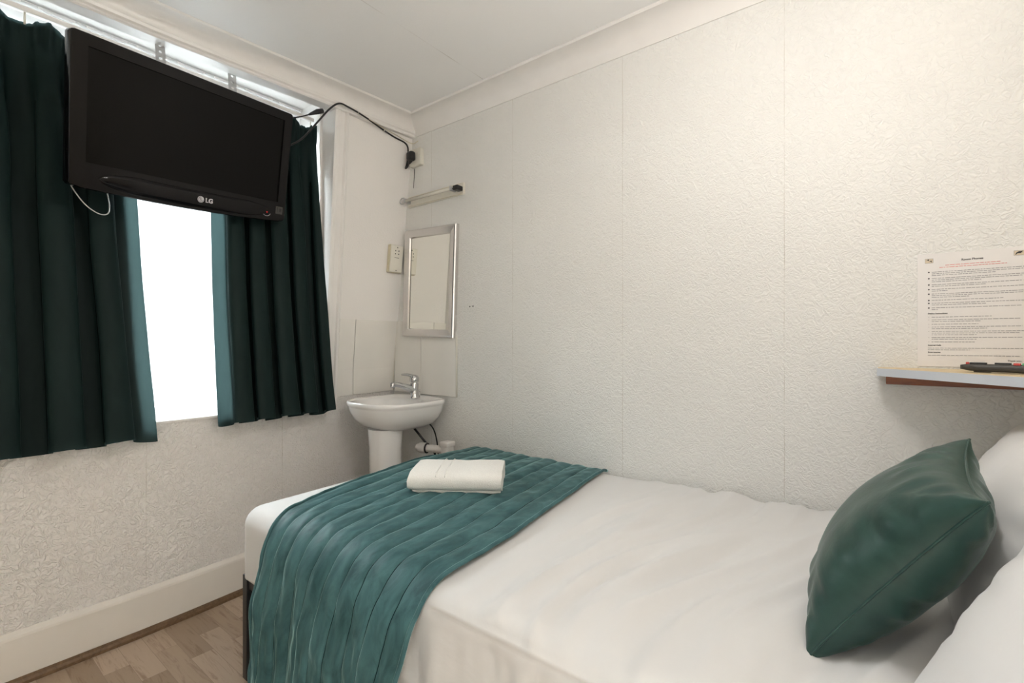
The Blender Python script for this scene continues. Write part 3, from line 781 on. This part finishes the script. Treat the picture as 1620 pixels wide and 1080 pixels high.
# ================================================================= bed
BX0, BX1, BY0, BY1, BZT = .585, 2.50, -1.085, -.022, .55
bed = thing('bed', 'black steel bed frame beneath the white bedding', 'bed', ((BX0+BX1)/2, (BY0+BY1)/2, 0))
ft = .33
for (x, y) in ((BX0-.012, BY0-.005), (BX0-.012, BY1-.03), (BX1-.03, BY0-.005), (BX1-.03, BY1-.03)):
    obj('leg', bx((x, y, 0), (x+.030, y+.030, ft), .002), 'blackmetal', bed)
for z0_ in (.295, .035):
    obj('end_rail', bx((BX0-.010, BY0+.025, z0_), (BX0+.014, BY1-.03, z0_+.030), .002), 'blackmetal', bed)
obj('end_rail', bx((BX1-.028, BY0+.025, .295), (BX1-.004, BY1-.03, .325), .002), 'blackmetal', bed)
obj('side_rail', bx((BX0+.018, BY0, .290), (BX1-.03, BY0+.024, .325), .002), 'blackmetal', bed)
obj('side_rail', bx((BX0+.018, BY1-.028, .290), (BX1-.03, BY1-.004, .325), .002), 'blackmetal', bed)
for k in range(10):
    x = BX0+.12+k*.185; obj('slat', bx((x, BY0+.024, .305), (x+.05, BY1-.028, .323)), 'pine', bed)
obj_m = tag(obj('mattress', bx((BX0+.03, BY0+.03, .331), (BX1-.02, BY1-.02, .515), .03, 4), 'mattress', smooth=radians(50)), 'white mattress hidden under the bedding on the bed frame', 'mattress')

def wr_top(x, y):
    """soft creases across the cover"""
    w = 0
    ww = sm((x-1.40)/.25)*sm((y+1.16)/.10)
    a = x + .16*nz(x*1.3, y*1.1, 4) - .12*(y+.55)
    n1 = nz(a*9, y*1.3, 1.5); n2 = nz(a*17, y*2.2, 9.2)
    n3 = nz(a*30, y*3.5, 4.4)
    w += ww*(.017*(1-abs(n1)*2.6) + .008*(1-abs(n2)*2.2) + .0025*(1-abs(n3)*2))
    w += .004*nz(x*2.5, y*2.5, 3)
    return w
def wr_side(x, z):
    n1 = nz(x*13, z*2.5, 6.1); n2 = nz(x*30, z*4, 2.2)
    k = sm((.54-z)/.08)
    return k*(.024*n1 + .008*n2)
r0 = .055
def shell(x, y, z, r=r0, x0=BX0-.008, x1=BX1, y0=BY0-.018, y1=BY1+.010, zt=BZT, drop=.335, puff=1.0):
    """round the box corners and press wrinkles into the cloth"""
    q = Vector((max(x0+r, min(x1-r, x)), max(y0+r, min(y1-r, y)), min(zt-r, z)))
    d = Vector((x, y, z)) - q
    if d.length < 1e-6: return Vector((x, y, z)), Vector((0, 0, 1))
    n = d.normalized(); p = q + n*r
    w = wr_top(x, y)*max(0, n.z)
    s = wr_side(x, z)*max(0, -n.y)*sm((x-1.2)/.2)
    # top plane sags to the foot and bulges by the near edge
    p = p + n*(w+s)*puff
    p.z += .016*sin(pi*max(0, min(1, (y-y0)/(y1-y0))))*(1-sm((x-.9)/.5))*sm((x-x0)/.10)*max(0, n.z) + .004*sin(pi*max(0, min(1, (x-x0)/(x1-x0))))*max(0, n.z)*sm((y1-y)/.3)*sm((y-y0)/.3)
    return p, n
def cover():
    bm = bmesh.new()
    x0, x1, y0, y1 = BX0-.008, BX1, BY0-.018, BY1+.010
    zb = .335
    # path across: near bottom -> up -> top -> wall side down
    P = []
    n1 = 26
    for k in range(n1): P.append((y0, lerp(zb, BZT, k/n1)))
    n2 = 130
    for k in range(n2): P.append((lerp(y0, y1, k/n2), BZT))
    for k in range(7): P.append((y1, lerp(BZT, .40, k/6)))
    nx = 230
    rows = []
    XS = [(x0, None)]
    # foot end rows below the top come first
    col = []
    fe = 20
    for k in range(fe):   # foot end wall, from bottom up
        col.append((x0, lerp(zb, BZT, k/fe), True))
    for k in range(nx+1): col.append((lerp(x0, x1, k/nx), None, False))
    for (x, zf, foot) in col:
        row = []
        for (y, z) in P:
            if foot:
                zz = min(z, zf) if z >= BZT - 1e-9 else min(z, zf)
                zz = zf if z > zf else z
                p, n = shell(x, y, zz)
            else: p, n = shell(x, y, z)
            # hem: turned edge line along the near side from x 1.45
            if z < .531 and y == y0 and x > 1.42: p.y += .007*sm((x-1.42)/.05)
            row.append(bm.verts.new(p))
        rows.append(row)
    for a, b in zip(rows, rows[1:]):
        for k in range(len(P)-1):
            try: bm.faces.new((a[k], b[k], b[k+1], a[k+1]))
            except ValueError: pass
    bmesh.ops.remove_doubles(bm, verts=bm.verts, dist=.0004)
    bad = [f for f in bm.faces if f.calc_area() < 1e-9]
    bmesh.ops.delete(bm, geom=bad, context='FACES')
    return bm
cv = obj('bedspread', cover(), 'duvet', None, True)
so = cv.modifiers.new('thickness', 'SOLIDIFY'); so.thickness = .006; so.offset = -1
origin(cv, (1.5, -.55, .335)); tag(cv, 'white cotton cover spread over the whole bed', 'bedding')

# ---------------------------------------------------------------- quilted runner
def runner():
    bm = bmesh.new()
    y1 = BY1+.004; y0 = BY0-.034
    Ltop = y1-y0
    Ltot = Ltop + .53
    NC = 10
    def pt(f, s):
        """f across the width 0..1, s metres along from the wall"""
        k = min(1, s/Ltop); ks = max(0, (s-Ltop)/(Ltot-Ltop))
        xa = interp([(0, .590), (.25, .625), (.6, .690), (.85, .750), (1.0, .800), (1.25, .825), (1.6, .835)], s/Ltop)
        xb = interp([(0, 1.310), (.3, 1.36), (.7, 1.425), (1.0, 1.440), (1.2, 1.400), (1.6, 1.365)], s/Ltop)
        # gathers on the hanging part
        x = lerp(xa, xb, f)
        # arc-rounded path
        r = .100
        if s < Ltop - r: y, z, n = y1-s, BZT, Vector((0, 0, 1))
        elif s < Ltop - r + r*pi/2:
            a = (s-(Ltop-r))/r; y = y0 + r - r*sin(a); z = BZT - r + r*cos(a); n = Vector((0, -sin(a), cos(a)))
        else:
            y = y0; z = BZT - r - (s-(Ltop-r+r*pi/2)); n = Vector((0, -1, 0))
        if n.z > .3:
            base, _ = shell(x, max(y, BY0+.045), BZT); z += (base.z-BZT)*max(0, n.z)
        # foot end roll
        if x < BX0+.05: z -= .5*(BX0+.05-x)**1*max(0, n.z)
        g = f*NC; fr = g-math.floor(g)
        puff = .008*(max(0, sin(pi*fr))**.38)
        edge = min(f, 1-f)
        if edge < .012: puff = .006
        wr = .0035*nz(f*14, s*9, 2)+.004*nz(f*7+5, s*4, 7)+.0022*nz(f*30, s*22, 4)
        hang = sm((s-Ltop+.02)/.2)
        fold = hang*(.006*sin(2*pi*(f*2.6+.12*nz(s*3, f*2)))+.007*nz(f*5, s*2.0, 12))
        flare = hang*(.02 + .035*ks)
        off = .010 + puff + wr*(1+hang) + fold + flare
        x += hang*.004*nz(f*8, s*3, 31) + .008*nz(f*1.5, s*3, 17)
        return Vector((x, y, z)) + n*off
    NF, NS = 150, 170
    vs = [[bm.verts.new(pt(i/NF, Ltot*j/NS)) for j in range(NS+1)] for i in range(NF+1)]
    for i in range(NF):
        for j in range(NS): bm.faces.new((vs[i][j], vs[i+1][j], vs[i+1][j+1], vs[i][j+1]))
    return bm, pt, Ltot
bm, rpt, RL = runner()
rn = thing('bed_runner', 'quilted teal velvet runner across the foot of the bed', 'bed runner', (1.0, -.55, .56))
q = obj('quilting', bm, 'runner', rn, True); so = q.modifiers.new('thickness', 'SOLIDIFY'); so.thickness = .005; so.offset = -1
for f in (0, 1):
    bm = bmesh.new(); tube(bm, [rpt(f, RL*j/120) for j in range(121)], .0052, 8); obj('piping', bm, 'runner', rn, True)
for k in range(1, 10):
    bm = bmesh.new(); tube(bm, [rpt(k/10, RL*j/120) for j in range(121)], .0017, 6); 
    s_ = obj('seam', bm, 'seam', rn, True)

# ---------------------------------------------------------------- towel
tw = thing('folded_towel', 'folded white towel lying on the teal bed runner', 'towel', (1.025, -.570, .571), (0, 0, radians(35.5)))
bm = bmesh.new()
LX, LY, TH = .305, .235, .074
def towel_layer(z0, z1, lx, ly, ox, oy, seed):
    t = bmesh.new()
    def f(u, v):
        a = 2*pi*v                          # cross-section around x axis
        x = (u-.5)*lx
        cy = math.copysign(abs(cos(a))**.55, cos(a)); cz = math.copysign(abs(sin(a))**.75, sin(a))
        e = (1-abs(2*u-1)**14)**.5*.0+1
        en = 1 - .10*max(0, abs(2*u-1)-.86)/.14
        y = cy*ly/2*(1+.012*nz(u*5, seed, 2)); z = (z0+z1)/2 + cz*(z1-z0)/2*en
        z += .003*nz(u*6, cy*2, seed) + .0
        # woven band as a shallow groove
        if abs(u-.36) < .028: z -= .0018*max(0, cz)
        return (x+ox+.004*nz(cy*2, cz*2, seed), y+oy, z)
    vs = [[t.verts.new(f(i/60, j/40)) for j in range(40)] for i in range(61)]
    for i in range(60):
        for j in range(40): t.faces.new((vs[i][j], vs[i+1][j], vs[i+1][(j+1) % 40], vs[i][(j+1) % 40]))
    t.faces.new(vs[0][::-1]); t.faces.new(vs[-1]); merge(bm, t)
towel_layer(0, TH*.30, LX*.95, LY*.93, .004, .006, 1)
towel_layer(TH*.06, TH, LX, LY, 0, 0, 5)
obj('terry_cloth', bm, 'towel', tw, radians(60), local=True)
bm = bmesh.new()
for s in (-.5, .5):
    pts = [(-.046+s*.030-.0, LY*.47*math.copysign(abs(cos(a))**.55, cos(a)), TH*.81+TH*.185*math.copysign(abs(sin(a))**.75, sin(a))) for k, a in enumerate([pi*j/24 for j in range(25)])]
    tube(bm, pts, .0013, 6)
obj('woven_band', bm, 'towel', tw, True, local=True)

# ================================================================= cushions
def cushion_mesh(w, h, th, pin=.06, ear=.035, seed=1, wrinkle=.004, N=56, sharp=.42, sag=0):
    bm = bmesh.new()
    def base(u, v):
        # pinched outline: corners reach further than the middles
        x = u*w/2*(1-pin*(1-v*v)) ; y = v*h/2*(1-pin*(1-u*u))
        c = (abs(u)*abs(v))**6; x += math.copysign(ear*w*c, u)*.5; y += math.copysign(ear*h*c, v)*.5
        return x, y
    def T(u, v): return (max(0, (1-u*u))*max(0, (1-v*v)))**sharp
    def wr(u, v, s):
        e = max(abs(u), abs(v))
        near = sm((e-.45)/.5)
        along = u if abs(v) > abs(u) else v
        return wrinkle*near*nz(along*7+seed, e*2, s+seed)*2 + wrinkle*.8*nz(u*2.2+s, v*2.2, seed)
    top = {}; bot = {}
    for i in range(N+1):
        for j in range(N+1):
            u = -1+2*i/N; v = -1+2*j/N
            u = math.sin(u*pi/2); v = math.sin(v*pi/2)
            x, y = base(u, v); t = T(u, v)
            edge = i in (0, N) or j in (0, N)
            sg = sag*v*(1-u*u)
            if edge: top[i, j] = bot[i, j] = bm.verts.new((x, y, .002*nz(u*5, v*5, seed)))
            else:
                k = min(1, t*3)
                top[i, j] = bm.verts.new((x, y, th/2*t*(1+sg) + wr(u, v, 1)*k)); bot[i, j] = bm.verts.new((x, y, -th/2*t*(1+sg) + wr(u, v, 5)*k))
    for i in range(N):
        for j in range(N):
            for d in (top, bot):
                vs = [d[i, j], d[i+1, j], d[i+1, j+1], d[i, j+1]]
                try: bm.faces.new(vs if d is top else vs[::-1])
                except ValueError: pass
    ed = [base(math.sin((-1+2*i/N)*pi/2), -1) for i in range(N+1)] + [base(1, math.sin((-1+2*i/N)*pi/2)) for i in range(1, N+1)] + \
         [base(math.sin((1-2*i/N)*pi/2), 1) for i in range(1, N+1)] + [base(-1, math.sin((1-2*i/N)*pi/2)) for i in range(1, N+1)]
    return bm, [Vector((x, y, 0)) for x, y in ed]
def frame_from(cen, e1, e2):
    e1 = Vector(e1).normalized(); e2 = Vector(e2); e2 = (e2 - e1*e2.dot(e1)).normalized(); e3 = e1.cross(e2)
    return Matrix.Translation(cen) @ Matrix((e1, e2, e3)).transposed().to_4x4()
def cushion(name, label, cat, mat, cen, e1, e2, w, h, th, group=None, seam_mat=None, **k):
    t = thing(name, label, cat, group=group); t.matrix_basis = frame_from(cen, e1, e2)
    bm, ed = cushion_mesh(w, h, th, **k)
    obj('cover', bm, mat, t, True, local=True)
    bm = bmesh.new(); tube(bm, ed, .0022, 6); obj('seam', bm, seam_mat or mat, t, True, local=True)
    return t
cushion('cushion', 'dark green satin square cushion leaning on the white pillows', 'cushion', 'cushion', (2.202, -.662, .711), (.05, 1.0, .07), (.56, -.08, .82), .362, .362, .175, seed=4, wrinkle=.005, sharp=.40, ear=.05, pin=.07, sag=.0)
cushion('pillow', 'white pillow standing behind the green cushion nearest the wall', 'pillow', 'pillow', (2.385, -.42, .690), (.02, 1, .02), (.35, 0, .94), .66, .38, .16, 'white bed pillows', seed=11, wrinkle=.0025, pin=.03, ear=.02)
cushion('pillow', 'white pillow at the near side of the bed right of the cushion', 'pillow', 'pillow', (2.390, -1.08, .690), (-.35, .93, 0), (.50, .1, .85), .52, .38, .16, 'white bed pillows', seed=21, wrinkle=.0022, pin=.03, ear=.02)

# ================================================================= shelf, notice, remote
sh = thing('wall_shelf', 'small corner shelf with pale grey edge over the pillows', 'shelf', (2.4, 0, .95))
SP = [(2.170, -.001), (2.170, -.085), (2.445, -.355), (XB-.001, -.355), (XB-.001, -.001)]
bm = bmesh.new(); prism(bm, [(a+.0015 if i < 2 else a, b+.002 if i in (1, 2, 3) else b) for i, (a, b) in enumerate(SP)], .9745, .995); obj('board', bm, 'pine', sh)
bm = bmesh.new()
def strip(a, b, t=.0016):
    a = Vector((*a, 0)); b = Vector((*b, 0)); d = (b-a).normalized(); n = Vector((d.y, -d.x, 0))
    vs = [a, b, b+n*-t, a+n*-t]; prism(bm, [(v.x, v.y) for v in vs], .974, .9955)
strip(SP[0], SP[1]); strip(SP[1], SP[2]); strip(SP[2], SP[3])
obj('edging', bm, 'shelf_edge', sh)
obj('batten', bx((2.190, -.028, .948), (XB-.002, -.001, .974), .002), 'batten', sh)

nt_ = thing('printed_notice', 'laminated notice of small print taped above the shelf', 'notice', (2.371, 0, 1.0))
NX0, NX1, NZ0, NZ1 = 2.260, 2.482, 1.001, 1.313
obj('sheet', bx((NX0, -.0022, NZ0), (NX1, -.0006, NZ1)), 'paper', nt_)
TT = Matrix(((1, 0, 0, 0), (0, 0, -1, 0), (0, 1, 0, 0), (0, 0, 0, 1)))
def put_text(name, body, size, x, z, mat, center=False, bold=.0):
    t = textmesh(body, size, bold); xs = [v.co.x for v in t.verts]
    dx = -(max(xs)+min(xs))/2 if center else 0
    t.transform(Matrix.Translation((x+dx, -.0026, z)) @ TT); return obj(name, t, mat, nt_)
put_text('title', 'Room Phones', .0075, 2.372, 1.2885, 'inkblack', True, .00012)
rnd = random.Random(5)
def words(bm, xa, xb, z, h=.0016):
    x = xa
    while x < xb:
        w = rnd.uniform(.003, .011); w = min(w, xb-x)
        box(bm, (x, -.0027, z-h/2), (x+w, -.0023, z+h/2)); x += w+rnd.uniform(.0012, .002)
bm = bmesh.new(); words(bm, 2.318, 2.425, 1.2790); words(bm, 2.306, 2.437, 1.2735); obj('red_print', bm, 'inkred', nt_)
bm = bmesh.new(); bl = bmesh.new(); z = 1.262
for para in ((1, .98, .70), (1, .97, .55), (.98, .60), (.99, .18), (1, .99, .42), (.78,), (.99, .60), (.97, .07)):
    cyl(bl, (2.284, -.0028, z), (2.284, -.0023, z), .0020, 8)
    for fr in para: words(bm, 2.290, 2.290+.180*fr, z); z -= .0047
    z -= .0034
z -= .0065
put_text('heading', 'Dialing Instructions', .0052, 2.282, z+.002, 'inkblack', False, .0001); z -= .0065
for para in ((.66,), (.95, .55), (.52,), (.97, .62), (.99, .95, .50), (.97, .50), (.48,)):
    cyl(bl, (2.284, -.0028, z), (2.284, -.0023, z), .0007, 6)
    for fr in para: words(bm, 2.290, 2.290+.180*fr, z); z -= .0047
    z -= .0028
z -= .003
put_text('heading', 'Internal Calls', .0052, 2.282, z, 'inkblack', False, .0001); z -= .0062
for fr in (.98, .45): words(bm, 2.282, 2.282+.188*fr, z); z -= .0047
z -= .004; put_text('heading', 'Emergencies', .0052, 2.282, z, 'inkblack', False, .0001); z -= .0065
words(bm, 2.282, 2.462, z); z -= .014
put_text('closing_line', 'Thank you.', .0058, 2.438, z, 'inkblack')
o = obj('body_print', bm, 'ink', nt_); obj('bullets', bl, 'inkblack', nt_)
for (xa, xb, zc_) in ((2.2765, 2.2925, 1.2935), (2.4500, 2.4680, 1.2970)):
    bm = bmesh.new(); box(bm, (xa-.0008, -.0025, zc_-.0063), (xb+.0008, -.0023, zc_+.0063)); obj('icon_border', bm, 'ink', nt_)
    bm = bmesh.new(); box(bm, (xa, -.0028, zc_-.0055), (xb, -.0025, zc_+.0055)); obj('icon_ground', bm, 'icon', nt_)
    bm = bmesh.new()
    def poly(P_):
        vs = [bm.verts.new((x, -.0030, z)) for x, z in P_]; ws = [bm.verts.new((x, -.0028, z)) for x, z in P_]
        bm.faces.new(vs); bm.faces.new(ws[::-1])
        for k in range(len(P_)): bm.faces.new((vs[k], vs[(k+1) % len(P_)], ws[(k+1) % len(P_)], ws[k]))
    if xa < 2.3:
        for (cx, cz) in ((xa+.0050, zc_+.0018), (xa+.0108, zc_-.0022)):
            poly([(cx-.0040, cz-.0012), (cx+.0010, cz+.0030), (cx+.0026, cz+.0028), (cx+.0030, cz-.0022), (cx+.0014, cz-.0010), (cx-.0006, cz+.0004)])
    else:
        poly([(xa+.0015, zc_-.0040), (xa+.0040, zc_+.0012), (xa+.0085, zc_+.0042), (xa+.0165, zc_+.0044), (xa+.0140, zc_+.0028), (xa+.0155, zc_+.0008), (xa+.0120, zc_+.0002), (xa+.0130, zc_-.0014), (xa+.0095, zc_-.0012), (xa+.0060, zc_-.0010), (xa+.0035, zc_-.0042)])
    obj('icon_figure', bm, 'inkblack', nt_)

rc = thing('remote_control', 'charcoal remote control lying on the shelf below the notice', 'remote control', (2.335, -.155, .9965), (0, 0, radians(-14)))
bm = bmesh.new()
def rem(u, v):
    a = 2*pi*v; x = u*.185
    w = .021*(1-.25*sin(pi*min(1, u*1.2))*.5)*(1 if 0 < u < 1 else .55); e = min(1, .35+5*min(u, 1-u))
    hgt = (.0085+.0025*u)*min(1, .6+4*min(u, 1-u))
    zc = .0115 - .0015*sin(pi*u)
    return (x, w*math.copysign(abs(cos(a))**.6, cos(a))*min(1, e), zc+hgt*math.copysign(abs(sin(a))**.6, sin(a)))
vs = [[bm.verts.new(rem(i/36, j/24)) for j in range(24)] for i in range(37)]
for i in range(36):
    for j in range(24): bm.faces.new((vs[i][j], vs[i+1][j], vs[i+1][(j+1) % 24], vs[i][(j+1) % 24]))
bm.faces.new(vs[0][::-1]); bm.faces.new(vs[-1])
box(bm, (.025, -.012, 0), (.055, .012, .006), .001); box(bm, (.12, -.012, 0), (.165, .012, .006), .001)
obj('casing', bm, 'remote', rc, radians(50), local=True)
for (x, y, w, mt_) in ((.010, 0, .006, 'red'), (.018, -.008, .030, 'black'), (.060, 0, .028, 'black'), (.092, -.010, .012, 'red'), (.106, -.010, .012, 'green'), (.120, -.010, .012, 'yellow'), (.140, 0, .03, 'black')):
    bm = bmesh.new(); box(bm, (x, y-.004, .0175), (x+w, y+.004, .0235), .0012); obj('button', bm, mt_, rc, local=True)

# ================================================================= ceiling lamp (above the frame; its light is what warms the room)
lt = thing('ceiling_lamp', 'two bulb ceiling spot fitting above the bed', 'lamp', (LAMP[0], LAMP[1], H))
bm = bmesh.new(); lathe(bm, [(.055, -.022), (.055, 0)], (LAMP[0], LAMP[1], H-.0005), 28); cyl(bm, (LAMP[0], LAMP[1], H-.02), (LAMP[0], LAMP[1], H-.17), .008, 12); box(bm, (LAMP[0]-.008, LAMP[1]-.12, H-.18), (LAMP[0]+.008, LAMP[1]+.12, H-.165), .002)
obj('mount', bm, 'chrome', lt, radians(40))
for s in (-1, 1):
    c = (LAMP[0], LAMP[1]+.10*s, H-.18)
    bm = bmesh.new(); lathe(bm, [(.018, -.045), (.018, 0)], c, 20); obj('holder', bm, 'chrome', lt, radians(40))
    bm = bmesh.new(); lathe(bm, [(.006, -.060), (.018, -.052), (.024, -.035), (.020, -.014), (.012, 0)], (c[0], c[1], c[2]-.046), 20); obj('bulb', bm, 'bulb', lt, True)
    l = bpy.data.lights.new('bulb_light', 'POINT'); l.energy = LAMP_POWER/2; l.color = LAMP_COL; l.shadow_soft_size = .03
    lo = bpy.data.objects.new('bulb_light', l); C.objects.link(lo); lo.location = (c[0], c[1], c[2]-.145)
